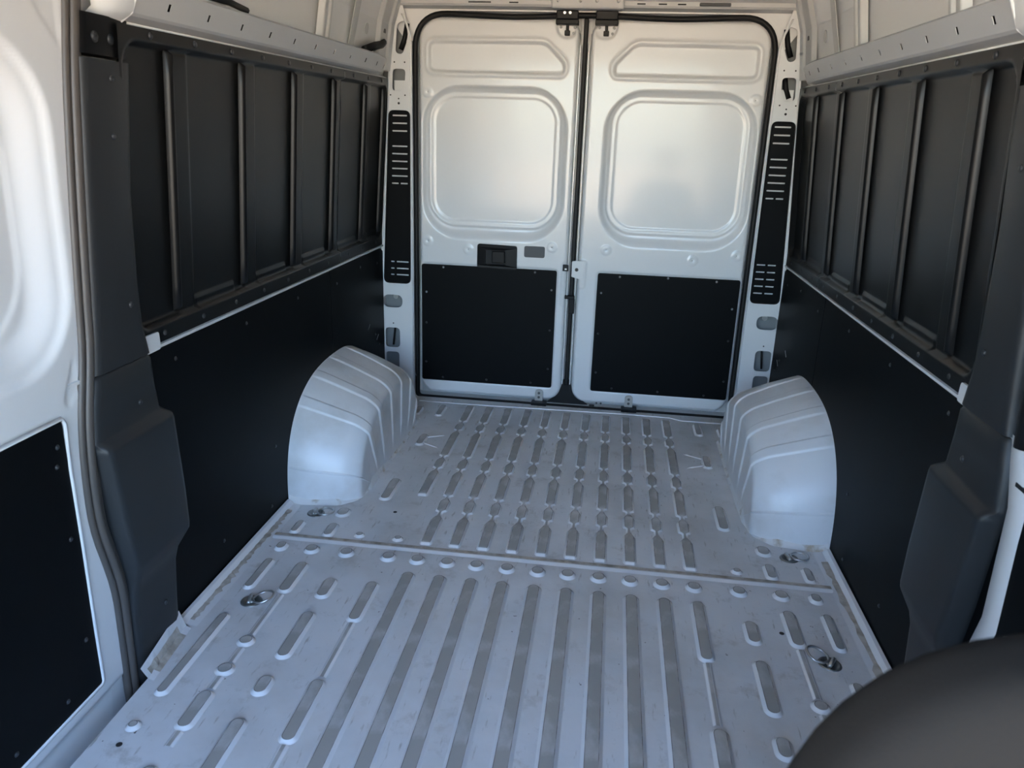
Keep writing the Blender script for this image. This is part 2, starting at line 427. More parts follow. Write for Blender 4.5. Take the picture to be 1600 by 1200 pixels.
ring(0.806, -1.36, 0.2, 'steel tie-down ring in front of the wheel arch behind the driver seat', True)

# ------------------------------------------------------------------ wheel arches
def arch(s, label):
    y0, hl, H, X0, X1, n = -0.77, 0.515, 0.423, 0.953, 0.70, 2.6
    NT = 420
    pts = []
    for i in range(NT + 1):                                  # profile by equal steps of angle
        th = math.pi * i / NT; c, sn = math.cos(th), math.sin(th)
        k = (abs(c) ** n + abs(sn) ** n) ** (-1 / n)
        pts.append((y0 - (hl if c > 0 else hl - 0.06) * c * k, H * sn * k))
    L = [0]
    for a, b in zip(pts, pts[1:]): L.append(L[-1] + math.dist(a, b))
    beads = [L[min(range(NT + 1), key=lambda i: abs(pts[i][0] - yb))] for yb in (-1.275, -1.137, -0.985, -0.80, -0.62, -0.45, -0.33)]
    v, f = [], []
    rows, r, c0 = 26, 0.065, 0.62
    for i, (y, z) in enumerate(pts):
        bmp = 0.0
        for q, b in enumerate(beads):
            w = 0.026 if q else 0.004
            bmp = max(bmp, min(1, max(0, (w - abs(L[i] - b)) / 0.0038)))
        bmp *= 0.0055
        k = max(i, 1); ty, tz = pts[min(k, NT)][0] - pts[k - 1][0], pts[min(k, NT)][1] - pts[k - 1][1]
        tl = math.hypot(ty, tz); ny, nz = -tz / tl, ty / tl                  # outward normal of the profile
        for j in range(rows + 1):
            u = j / rows
            if u <= 0.4:                                     # crown, wall to shoulder
                q = u / 0.4; g = 1 - 0.055 * q * q; gz = 1 - 0.16 * q - 0.03 * q * q
                px = X0 - (X0 - X1 - r) * q; o = bmp * min(1, q * 6)
                py, pz = y0 + (y - y0) * g + ny * o, z * gz + nz * o
            else:
                ya, za = y0 + (y - y0) * 0.945, z * 0.81
                cy = y0 + (y - y0) * c0
                dy, dz = cy - ya, -za; ln = max(math.hypot(dy, dz), 1e-6); dm = min(r, ln * 0.6)
                if u <= 0.7:                                 # shoulder
                    a = (u - 0.4) / 0.3 * math.pi / 2
                    px = X1 + r - r * math.sin(a); dn = dm * (1 - math.cos(a)) + 0.35 * r * math.sin(a) * math.cos(a)
                    py, pz = ya + dy / ln * dn + ny * bmp * math.cos(a), za + dz / ln * dn + nz * bmp * math.cos(a)
                    px -= bmp * math.sin(a)
                else:                                        # inner side, running together towards the floor
                    q = (u - 0.7) / 0.3
                    yb, zb = ya + dy / ln * dm, za + dz / ln * dm
                    py, pz = yb + (cy - yb) * q, zb * (1 - q)
                    px = X1 - bmp * min(1, max(0, (0.8 - q) * 6)) - 0.004 * q
            v.append((s * px, py, max(pz, 0.0)))
    for i in range(NT):
        for j in range(rows):
            a = i * (rows + 1) + j; f.append((a, a + 1, a + rows + 2, a + rows + 1))
    t = empty('wheel_arch', (s * 0.82, y0, 0), label=label, cat='wheel arch', group='wheel arches')
    o = link('arch_shell', mesh('arch_shell', v, f, 'arch', True), t); o.location = (-s * 0.82, -y0, 0)
    # foot flange with dried sealer
    fb = MB(); zf = lambda q: 0.0005 + 0.036 * q ** 1.6
    ol = rpoly([(0.948, y0 - hl - 0.024), (0.765, y0 - hl + 0.002), (0.712, y0 - hl * 0.90), (0.688, y0 - hl * 0.7), (0.686, y0), (0.69, y0 + hl * 0.8)], [0, 0.05, 0.05, 0.04, 0, 0], 6)
    inn = rpoly([(0.948, y0 - hl + 0.004), (0.785, y0 - hl * 0.945 + 0.010), (0.735, y0 - hl * 0.83), (0.697, y0 - hl * 0.62), (0.697, y0), (0.699, y0 + hl * 0.8)], [0, 0.05, 0.05, 0.04, 0, 0], 6)
    for (p, q) in zip(ol, inn):
        for g in (0, 0.35, 0.7, 1.0):
            k = zf(g) * (1.0 if p[1] < y0 - hl * 0.6 else 0.25)
            fb.v.append((s * (p[0] + (q[0] - p[0]) * g - 0.82), p[1] + (q[1] - p[1]) * g - y0, k))
    for i in range(len(ol) - 1):
        for k in range(3): fb.f.append((4 * i + k, 4 * i + 4 + k, 4 * i + 5 + k, 4 * i + 1 + k))
    fb.obj('foot_flange', 'archfoot', t, True)
    return t
arch(-1, 'white metal wheel arch with pressed beads on the sliding-door side')
arch(1, 'white metal wheel arch with pressed beads behind the driver seat')

# ------------------------------------------------------------------ rear doors
def door(name, s, amin, label):
    o = empty(name, (0, 0, 0), kind='structure', label=label)
    A0, A1, Z0, Z1 = amin, 0.782, 0.018, 1.80
    pocket = rpoly([(0.113, 1.569), (0.110, 1.612), (0.200, 1.697), (0.730, 1.694), (0.730, 1.569)], [0.03, 0.05, 0.07, 0.03, 0.03], 6)
    hx = (0.057, 0.158) if s < 0 else (0.008, 0.118)
    def sdo(a, z):
        d = sbox(a, z, A0, Z0, A1 + 0.1, Z1, 0.075)
        return np.maximum(d, sbox(a, z, A0 - 0.3, Z0 - 0.01, A1, Z1, 0.10))
    def depth(a, z):
        so = sbox(a, z, 0.080, 0.806, 0.768, 1.513, 0.19); si = sbox(a, z, 0.108, 0.868, 0.742, 1.495, 0.14)
        sp = spoly(a, z, pocket)
        tt = np.clip(-so, 0, 1) / (np.clip(-so, 0, 1) + np.clip(si, 0, 1) + 1e-5)
        D = 0.020 * S(tt, 0.0, 0.95) + 0.008 * S(-si, 0, 0.010) + 0.003 * S(-si, 0.028, 0.036)
        D += 0.012 * S(-sp, -0.002, 0.007) - 0.005 * np.exp(-((sp - 0.011) / 0.008) ** 2)
        sh = sbox(a, z, hx[0], 1.712, hx[1], 1.9, 0.05); D += 0.006 * S(-sh, 0, 0.012)
        for (da, dz) in ((0.738, 1.48), (0.13, 0.794), (0.538, 0.765), (0.739, 0.797)):
            r = np.hypot(a - da, z - dz); D += -0.003 * S(0.026 - r, 0, 0.006) + 0.006 * S(0.006 - r, 0, 0.004)
        sl = sbox(a, z, 0.092, 0.080, 0.777, 0.693, 0.02); D += 0.006 * S(-sl, 0, 0.008)
        if s < 0: D += 0.003 * S(-sbox(a, z, 0.0, 0.50, 0.08, 0.735, 0.03), 0, 0.008)
        else: D += -0.004 * S(-sbox(a, z, -0.05, 0.60, 0.045, 0.745, 0.02), 0, 0.008)
        d = sdo(a, z); D += 0.03 * (1 - np.sqrt(np.clip(1 - np.clip((d + 0.018) / 0.018, 0, 1) ** 2, 0, 1)))
        return D
    field('inner_panel', A0, A1, Z0 - 0.004, Z1, 0.005, depth, lambda a, z, D: (s * a, D, z), 'paint', o, mask=lambda a, z: sdo(a, z) < 0.0015)
    MB().box((min(s * A0, s * A1), 0.05, 0.0), (max(s * A0, s * A1), 0.062, 1.83)).obj('outer_skin', 'sheet', o)
    pz0, pz1 = (0.086, 0.684)
    lp = plate('lower_panel', rrect(0.099, pz0, 0.770, pz1, 0.012), [], lambda u, v, w: (s * u, -0.003 + w, v), 0.006, 'board', o, label='matt black board screwed to the lower door')
    for (a, z) in ((0.66, 0.672), (0.433, 0.676), (0.205, 0.671), (0.121, 0.588), (0.120, 0.385), (0.121, 0.185), (0.205, 0.106), (0.433, 0.105), (0.66, 0.103), (0.748, 0.182), (0.746, 0.388), (0.746, 0.545)):
        if s < 0 and a == 0.433 and z > 0.6: continue
        MB().cyl((s * a, -0.003, z), (0, -1, 0), 0.0055, 0.003, 10, 0.004).obj('screw', 'steel' if z > 0.5 else 'clip', lp, True)
    for (da, dz) in ((0.738, 1.48), (0.13, 0.794), (0.538, 0.765), (0.739, 0.797)):
        MB().cyl((s * da, 0.003, dz), (0, -1, 0), 0.005 if dz < 1 else 0.008, 0.0018, 12).obj('bolt_hole', 'hole' if dz < 1 else 'plug', o)
    return o
d1 = door('door_1', -1, 0.048, 'white rear door with black release handle, black board below its blank window')
d2 = door('door_2', 1, 0.0, 'white rear door without handle, black board below its blank window')

def top_latch(d, x0, x1):
    b = MB().box((x0, -0.055, 1.787), (x1, 0.0, 1.822)).obj('top_latch', 'black', d, bevel=0.004)
    MB().box((x0 - 0.002, -0.045, 1.768), (x1 + 0.002, 0.0, 1.788)).obj('latch_lower', 'black', b, bevel=0.003)
    c = (x0 + x1) / 2
    MB().box((c - 0.006, -0.02, 1.745), (c + 0.006, 0.004, 1.77)).box((c - 0.012, -0.014, 1.727), (c + 0.012, 0.006, 1.748)).obj('latch_cable', 'black', b, bevel=0.003)
    for (dx, z) in ((-0.03, 1.762), (0.033, 1.762), (0.027, 1.738)):
        MB().cyl((c + dx, 0.006, z), (0, -1, 0), 0.006, 0.004, 10).obj('latch_screw', 'darksteel', b, bevel=0.001)
    MB().cyl((c + (0.037 if d is d1 else -0.045), 0.006, 1.720), (0, -1, 0), 0.005, 0.002, 10).obj('latch_hole', 'hole', b)
    for dx in (-0.012, 0.012) if d is d1 else (): MB().cyl((c + dx, -0.055, 1.812), (0, -1, 0), 0.006, 0.004, 10).obj('latch_bolt', 'steel', b)
top_latch(d1, -0.153, -0.058); top_latch(d2, 0.018, 0.113)
for d, x in ((d1, -0.159), (d2, 0.295)):
    p = plate('bottom_latch_plate', rpoly([(x - 0.02, 0.012), (x + 0.02, 0.012), (x + 0.02, 0.074), (x - 0.02, 0.074)], [0.003, 0.003, 0.018, 0.018]), [], lambda u, v, w: (u, -0.014 + w, v), 0.012, 'latchsteel', d)
    for z in (0.035, 0.057): MB().cyl((x, -0.014, z), (0, -1, 0), 0.007, 0.004, 12, 0.006).obj('plate_bolt', 'darksteel', p, bevel=0.001)
    MB().box((x - 0.036, -0.05, 0.0), (x + 0.042, 0.0, 0.017)).obj('bottom_latch', 'black', d, bevel=0.003)
# release handle on the left door
h = plate('release_handle', rpoly([(-0.49, 0.683), (-0.295, 0.678), (-0.297, 0.793), (-0.49, 0.797)], 0.012), [rrect(-0.45, 0.70, -0.348, 0.771, 0.01)], lambda u, v, w: (u, -0.024 + w + 0.010 * (abs(u + 0.392) / 0.1) ** 2, v), 0.03, 'black', d1, bevel=0.003, label='moulded black plastic release handle')
MB().box((-0.452, -0.006, 0.698), (-0.346, 0.0, 0.773)).obj('handle_well', 'hole', h)
MB().box((-0.418, -0.018, 0.708), (-0.354, -0.006, 0.765)).obj('handle_paddle', 'black', h, bevel=0.004)
plate('cover_plate', rrect(-0.262, 0.742, -0.162, 0.796, 0.010), [], lambda u, v, w: (u, -0.003 + w, v), 0.004, 'plug', d1, bevel=0.001)
# centre gap: rubber strip, latch and striker
MB().box((-0.034, 0.004, 0.10), (-0.014, 0.03, 1.80)).obj('edge_seal', 'rubber', d2, bevel=0.005)
MB().box((-0.047, -0.001, 0.11), (-0.042, 0.03, 1.69)).obj('edge_flange', 'paint', d1)
MB().box((-0.008, 0.0, 0.11), (-0.003, 0.03, 1.69)).obj('edge_flange', 'paint', d2)
plate('corner_seal', [(-0.12, 0.004), (0.09, 0.004), (0.05, 0.03), (0.01, 0.07), (-0.008, 0.13), (-0.040, 0.13), (-0.050, 0.09), (-0.075, 0.04)], [], lambda u, v, w: (u, 0.010 + w, v), 0.01, 'rubber', d2)
l = MB().box((-0.072, -0.004, 0.684), (-0.044, 0.006, 0.715)).obj('lock_case', 'hole', d1, bevel=0.002)
MB().box((-0.062, -0.006, 0.691), (-0.052, -0.003, 0.698)).obj('lock_catch', 'steel', l)
st = plate('striker_plate', rpoly([(-0.028, 0.66), (0.03, 0.645), (0.03, 0.74), (-0.028, 0.735)], 0.006), [], lambda u, v, w: (u, -0.008 + w, v), 0.008, 'paint', d2, bevel=0.001)
MB().cyl((-0.004, -0.008, 0.695), (0, -1, 0), 0.009, 0.002, 14).obj('striker_ring', 'darksteel', st)
MB().cyl((-0.004, -0.0105, 0.695), (0, -1, 0), 0.0055, 0.001, 14).obj('striker_hole', 'hole', st)
MB().box((-0.055, -0.018, 0.551), (-0.006, 0.01, 0.567)).box((-0.034, -0.014, 0.478), (-0.005, 0.01, 0.552)).obj('bolt_catch', 'black', d1, bevel=0.003)
k = MB().box((0.098, -0.006, -0.012), (0.125, 0.002, 0.012)).obj('drain_notch', 'hole', d2, bevel=0.003)
for x in (0.135, 0.157): MB().cyl((x, -0.001, 0.022), (0, -1, 0), 0.005, 0.003, 10).obj('bolt', 'plug', d2)
MB().box((0.148, -0.006, -0.014), (0.172, 0.002, 0.004)).obj('tab', 'steel', d2)

# rubber seal round the opening
path = rpoly([(-0.79, -0.004), (0.79, -0.004), (0.79, 1.806), (-0.79, 1.806)], [0.03, 0.03, 0.15, 0.15], 10)
dense = []
for i in range(len(path)):
    a, b = Vector(path[i - 1]), Vector(path[i]); n = max(1, int((b - a).length / 0.06))
    for q in range(n): dense.append(a + (b - a) * (q / n))
ds = []
for p in dense:
    x, z = p
    if z > 1.79: z += 0.005 * math.cos(x * 9) - 0.004
    ds.append((x, -0.021, z))
MB().tube(ds, 0.0135, 10, True, 0.9).obj('door_seal', 'rubber', None, True, label='black rubber weather seal framing both rear doors', cat='seal')

# ------------------------------------------------------------------ rear wall: header, pillars, sill
def hdr(y, z0, z1): return [(-0.99, y, z0), (0.99, y, z0), (0.99, y, z1), (-0.99, y, z1)]
wr = MB()
wr.box((-1.05, 0.075, -0.1), (1.05, 0.09, 2.0))
ol = rpoly([(-0.80, -0.02), (0.80, -0.02), (0.80, 1.82), (-0.80, 1.82)], [0, 0, 0.16, 0.16], 10)
wall_rear = wr.obj('wall_rear', 'paint', None, kind='structure')
plate('door_frame', [(-0.812, -0.02), (0.812, -0.02), (0.812, 1.66), (0.90, 1.78), (0.90, 1.84), (-0.90, 1.84), (-0.90, 1.78), (-0.812, 1.66)], [ol], lambda u, v, w: (u, -0.012 + w, v), 0.085, 'paint', wall_rear)
hd = MB()
prof = [(-0.012, 1.826), (-0.055, 1.834), (-0.062, 1.842), (-0.062, 1.858), (-0.075, 1.866), (-0.14, 1.90), (-0.16, 1.99)]
for (y, z) in prof: hd.v += [(-0.95, y, z), (0.95, y, z)]
for i in range(len(prof) - 1): hd.f.append((2 * i, 2 * i + 1, 2 * i + 3, 2 * i + 2))
header = hd.obj('header_beam', 'sheet', wall_rear)
MB().box((-0.175, -0.095, 1.824), (0.135, -0.03, 1.90)).obj('hinge_box', 'sheet', wall_rear, bevel=0.008)
for x in (-0.145, -0.05, 0.02, 0.11): MB().cyl((x, -0.096, 1.853), (0, -1, 0), 0.007, 0.004, 10, 0.004).obj('rivet', 'sheet', wall_rear, True)
for x0, x1 in ((-0.54, -0.44), (-0.36, -0.32), (0.19, 0.225), (0.28, 0.315), (0.36, 0.395)):
    MB().box((x0, -0.064, 1.846), (x1, -0.06, 1.851)).obj('header_slot', 'hole', wall_rear)
MB().box((0.45, -0.068, 1.842), (0.58, -0.06, 1.856)).obj('header_slot', 'plug', wall_rear, bevel=0.004)
MB().box((-0.80, -0.03, -0.03), (0.80, 0.06, 0.004)).obj('sill', 'paint', wall_rear, bevel=0.003)

def pillar(s):
    Y = -0.05
    edge = [(0.800, -0.0), (0.968, -0.0), (0.972, 0.45), (0.955, 0.75), (0.925, 1.30), (0.90, 1.60), (0.885, 1.83), (0.84, 1.84), (0.80, 1.70)]
    slot = rpoly([(0.842, 1.632), (0.874, 1.638), (0.866, 1.76), (0.822, 1.775), (0.815, 1.70)], 0.02)
    holes = [slot, rpoly([(0.835, 1.478), (0.893, 1.478), (0.888, 1.572), (0.828, 1.572)], 0.018),
             rpoly([(0.813, 0.588), (0.951, 0.588), (0.912, 1.395), (0.808, 1.395)], 0.028),
             rpoly([(0.857, 0.465), (0.955, 0.465), (0.955, 0.53), (0.857, 0.53)], 0.032),
             rrect(0.872, 0.26, 0.947, 0.362, 0.022), rrect(0.877, 0.145, 0.946, 0.236, 0.018)]
    p = plate('pillar_plate', edge, holes, lambda u, v, w: (s * u, Y + w, v), 0.004, 'paint', wall_rear)
    MB().box((min(s * 0.80, s * 0.99), 0.02, 0), (max(s * 0.80, s * 0.99), 0.023, 1.83)).obj('pillar_inner_sheet', 'inner', p)
    # bright flange towards the seal and rolled edge towards the wall
    MB().tube([(s * 0.803, Y + 0.002, 0.0), (s * 0.803, Y + 0.002, 1.68), (s * 0.815, Y + 0.002, 1.74), (s * 0.842, Y + 0.002, 1.80)], 0.005, 8).obj('pillar_bead', 'paint', p, True)
    MB().add([(s * 0.800, Y, 0), (s * 0.800, -0.010, 0), (s * 0.800, -0.010, 1.69), (s * 0.800, Y, 1.69)], [(0, 1, 2, 3)]).obj('pillar_return', 'paint', p)
    MB().tube([(s * e[0], Y + 0.001, e[1]) for e in edge[1:7]], 0.006, 8).obj('pillar_bead', 'paint', p, True)
    # vent panel
    def vx(z, q): return 0.824 + q * (np.interp(z, (0.59, 1.395), (0.095, 0.072)))
    slots = []
    rowz = [1.372, 1.338, 1.304, 1.236, 1.202, 1.168, 1.135, 1.101, 1.067, 0.768, 0.735, 0.702, 0.669, 0.636]
    if s < 0: rowz = rowz[:9] + [0.694, 0.661, 0.63]
    for z in rowz:
        a, b = vx(z, 0.02), vx(z, 0.98)
        parts = [(a, b)]
        if abs(z - 1.067) < 0.01 or (z < 0.78 and s > 0): parts = [(a, a + (b - a) * 0.45), (a + (b - a) * 0.57, b)]
        if s < 0 and z < 0.7: parts = [(a, a + (b - a) * 0.68), (a + (b - a) * 0.8, b)]
        for (c, d) in parts: slots.append(rrect(c, z - 0.0034, d, z + 0.0034, 0.003, 3))
    vo = rpoly([(0.815, 0.590), (0.949, 0.590), (0.910, 1.393), (0.810, 1.393)], 0.027)
    vp = plate('vent_panel', vo, slots, lambda u, v, w: (s * u, Y + 0.008 + w, v), 0.003, 'board', p, label='black slotted vent panel in the rear pillar')
    MB().add([(s * 0.815, Y + 0.022, 0.592), (s * 0.948, Y + 0.022, 0.592), (s * 0.909, Y + 0.022, 1.392), (s * 0.811, Y + 0.022, 1.392)], [(0, 1, 2, 3)]).obj('vent_backing', 'paint', p)
    MB().tube([(s * a, Y + 0.003, z) for a, z in vo], 0.004, 6, True).obj('vent_lip', 'black', vp, True)
    # cable and small holes
    MB().tube([(s * 0.858, -0.02, 1.655), (s * 0.84, -0.018, 1.70), (s * 0.826, -0.02, 1.765)], 0.011, 8).obj('cable', 'rubber', p, True)
    if s > 0: MB().tube([(s * 0.872, -0.02, 1.49), (s * 0.855, -0.018, 1.53), (s * 0.845, -0.02, 1.575)], 0.011, 8).obj('cable', 'rubber', p, True)
    MB().tube([(s * 0.915, -0.02, 0.265), (s * 0.905, -0.018, 0.36)], 0.005, 6).obj('cable', 'rubber', p, True)
    MB().box((min(s * 0.835, s * 0.89), -0.02, 1.48), (max(s * 0.835, s * 0.89), -0.016, 1.525)).obj('pillar_inner_sheet', 'paint', p)
    MB().cyl((s * 0.90, -0.012, 0.515), (0, -1, 0), 0.013, 0.006, 14).obj('bolt', 'steel', p)
    for (a, z) in ((0.862, 1.425), (0.862, 1.445), (0.832, 1.46), (0.90, 1.46), (0.832, 1.60), (0.88, 1.60), (0.905, 0.125), (0.905, 0.385)):
        MB().cyl((s * a, Y, z), (0, -1, 0), 0.0055 if z == 1.425 else 0.0035, 0.0008, 10).obj('pin_hole', 'hole', p)
pillar(-1); pillar(1)

# ------------------------------------------------------------------ side walls
XU = lambda z: 0.97 + (z - 0.83) * (0.925 - 0.97) / 0.64          # inner face of the upper lining
def side_wall(s, name):
    prof = [(0.975, -0.14), (0.962, 0.0), (0.962, 0.764), (0.947, 0.768), (0.947, 0.775), (0.995, 0.785), (0.965, 1.49), (0.955, 1.56), (0.93, 1.60), (0.905, 1.75), (0.84, 1.95)]
    m = MB()
    ys = (-2.30, 0.08) if s < 0 else (-2.36, 0.08)
    for (x, z) in prof: m.v += [(s * x, ys[0], z), (s * x, ys[1], z)]
    for i in range(len(prof) - 1): m.f.append((2 * i, 2 * i + 1, 2 * i + 3, 2 * i + 2))
    w = m.obj(name, 'paint', None, kind='structure')
    # roof-side posts above the rail
    for y in (-0.84, -1.60):
        pp = MB()
        for (x, z) in ((0.927, 1.59), (0.90, 1.75), (0.836, 1.95)):
            pp.v += [(s * x, y - 0.05, z), (s * (x - 0.022), y - 0.038, z), (s * (x - 0.022), y - 0.012, z), (s * (x - 0.006), y - 0.004, z), (s * (x - 0.006), y + 0.008, z), (s * (x - 0.022), y + 0.014, z), (s * (x - 0.022), y + 0.032, z), (s * x, y + 0.044, z)]
        for i in range(2):
            for k in range(7): pp.f.append((8 * i + k, 8 * i + k + 1, 8 * i + 9 + k, 8 * i + 8 + k))
        p = pp.obj('roof_post', 'sheet', w, bevel=0.004)
    pp = MB()
    for (x, z) in ((0.93, 1.56), (0.905, 1.75), (0.84, 1.95)):
        pp.v += [(s * x, -0.22, z), (s * (x - 0.018), -0.205, z), (s * (x - 0.018), -0.11, z), (s * (x - 0.03), -0.10, z), (s * (x - 0.03), -0.05, z), (s * x, -0.045, z)]
    for i in range(2):
        for k in range(5): pp.f.append((6 * i + k, 6 * i + k + 1, 6 * i + 7 + k, 6 * i + 6 + k))
    p = pp.obj('roof_post', 'sheet', w, bevel=0.004)
    plate('post_slot', rpoly([(-0.17, 1.655), (-0.135, 1.655), (-0.135, 1.725), (-0.17, 1.725)], 0.016), [], lambda u, v, q: (s * (XP(v) - 0.0195 + q), u, v), 0.001, 'plug', p)
    for (y, z, hy, hz) in ((-0.35, 1.70, 0.022, 0.022), (-0.52, 1.74, 0.03, 0.16)):
        plate('pressed_pad', rrect(y - hy, z - hz, y + hy, z + hz, 0.02), [], lambda u, v, q: (s * (XP(v) - 0.004 + q), u, v), 0.003, 'sheet', w, bevel=0.002)
    return w
XP = interp([(1.56, 0.945), (1.60, 0.93), (1.75, 0.905), (1.95, 0.84)])
wl = side_wall(-1, 'wall_left'); wrr = side_wall(1, 'wall_right')
# black hose end at the rear corner
MB().tube([(-0.905, -0.40, 1.615), (-0.895, -0.30, 1.64), (-0.895, -0.20, 1.655), (-0.90, -0.15, 1.67)], 0.016, 10).obj('cable_hose', 'rubber', None, True, label='short black cable hose lying above the roof rail in the rear corner', cat='hose')
MB().tube([(-0.87, -1.72, 1.60), (-0.88, -1.60, 1.606), (-0.89, -1.48, 1.603)], 0.009, 8).obj('cable_hose', 'rubber', None, True, label='thin black cable lying on the roof rail above the ribbed panel', cat='hose')

def rail(s, name):
    yf = -2.03 if s < 0 else -1.985
    flare = lambda y: 0.05 * (max(0, y + 0.50) / 0.45) ** 2
    face = lambda t: (0.884 - 0.026 * t, 1.520 + 0.056 * t)       # t = 0 crease, 1 top
    YR = [-1.2, -0.7, -0.5, -0.4, -0.3, -0.2, -0.12, -0.055]
    # fascia with a row of slots
    def fm(u, t, w):
        x, z = face(t); z += 0.015 * (u + 2.03); x += flare(u); return (s * (x + w), u, z)
    hol = []; late = []
    for i in range(11):
        y = -1.90 + 0.176 * i
        q = rpoly([(y - 0.006, 0.30), (y + 0.006, 0.30), (y + 0.006, 0.58), (y - 0.006, 0.58)], 0.005, 3)
        (hol if y < -0.54 else late).append(q)
    r = plate(name, [(yf, 0), (-0.5, 0), (-0.5, 1), (yf, 1)], hol, fm, 0.002, 'sheet', None, kind='structure')
    e = MB(); ye = [-0.5 + 0.445 * k / 12 for k in range(13)]
    for y in ye: e.v += [fm(y, 0, 0), fm(y, 1, 0)]
    for k in range(12): e.f.append((2 * k, 2 * k + 1, 2 * k + 3, 2 * k + 2))
    e.obj('rail_end', 'sheet', r, True)
    for q in late:
        MB().add([fm(a, b, -0.0012) for a, b in q], [tuple(range(len(q)))]).obj('rail_slot', 'hole', r)
    m = MB(); Y = [yf] + YR
    for y in Y:
        dz = 0.015 * (y + 2.03); fl_ = flare(y)
        for (x, z) in ((0.932, 1.502), (0.918, 1.503), (0.890, 1.514), (0.884, 1.520)): m.v.append((s * (x + fl_ * (x < 0.9)), y, z + dz))
        for (x, z) in ((0.858, 1.576), (0.864, 1.582), (0.955, 1.586)): m.v.append((s * (x + fl_ * (x < 0.9)), y, z + dz))
    for i in range(len(Y) - 1):
        for a in (0, 1, 2, 4, 5): m.f.append((7 * i + a, 7 * i + a + 1, 7 * i + a + 8, 7 * i + a + 7))
    m.obj('rail_flange', 'sheet', r)
    MB().tube([(s * 0.917, y, 1.502 + 0.015 * (y + 2.03)) for y in Y], 0.003, 6).obj('rail_hem', 'paint', r, True)
    MB().box((min(s * 0.936, s * 0.94), yf, 1.52), (max(s * 0.936, s * 0.94), -0.06, 1.585)).obj('rail_back', 'hole', r)
    # front bracket of the rail
    q = MB()
    for i, (y, e) in enumerate(((yf - 0.002, 0.0), (yf - 0.04, 0.004), (yf - 0.065, 0.02), (yf - 0.075, 0.045))):
        for (x, z) in ((0.93 + e, 1.49), (0.890 + e, 1.512), (0.878 + e, 1.522), (0.862 + e * 1.5, 1.575), (0.90 + e, 1.60)): q.v.append((s * x, y, z))
        if i:
            for k in range(4): q.f.append((5 * i - 5 + k, 5 * i - 4 + k, 5 * i + 1 + k, 5 * i + k))
    q.obj('rail_bracket', 'sheet', r, True)
    MB().tube([(s * 0.93, yf, 1.49), (s * 0.884, yf, 1.52), (s * 0.858, yf, 1.578)], 0.004, 6).obj('rail_joint', 'paint', r, True)
    return r
rail(-1, 'trim_1'); rail(1, 'trim_2')

# ------------------------------------------------------------------ black linings of the side walls
side_txt = {-1: 'on the sliding-door side', 1: 'on the wall behind the driver seat'}
def lower_panels(s):
    split = -0.775; front = -2.10 if s < 0 else -2.36
    X = 0.952
    notch = rpoly([(split - 0.003, 0.0), (split - 0.003, 0.762), (front, 0.762), (front, 0.0)], 0.004)
    a = plate('lower_wall_panel', notch, [], lambda u, v, w: (s * (X + w), u, v), 0.006, 'board', None, label='large flat black lower wall board ' + side_txt[s], cat='wall panel', group='lower wall boards')
    b = plate('lower_wall_panel', rpoly([(split + 0.003, 0.0), (-0.055, 0.0), (-0.055, 0.745), (-0.09, 0.762), (split + 0.003, 0.762)], 0.006), [], lambda u, v, w: (s * (X + w), u, v), 0.006, 'board', None,
              label='narrow flat black lower wall board beside the rear pillar ' + side_txt[s], cat='wall panel', group='lower wall boards')
    for (y, z) in ((-1.9, 0.72), (-1.5, 0.72), (-1.1, 0.72), (-1.36, 0.25), (-1.75, 0.10), (-1.95, 0.4), (-1.42, 0.05)):
        MB().cyl((s * X, y, z), (-s, 0, 0), 0.006, 0.0025, 10, 0.004).obj('screw', 'clip', a, True)
    for (y, z) in ((-0.70, 0.70), (-0.4, 0.72), (-0.15, 0.70), (-0.20, 0.36), (-0.14, 0.30)):
        MB().cyl((s * X, y, z), (-s, 0, 0), 0.006, 0.0025, 10, 0.004).obj('screw', 'clip', b, True)
    for (y, z) in ((-0.30, 0.42), (-0.17, 0.34)):
        q = MB().box((-0.002, -0.018, -0.002), (0.002, 0.018, 0.002)).obj('slot_edge', 'steel', b); q.location = (s * X, y, z); q.rotation_euler.x = 0.6
lower_panels(-1); lower_panels(1)

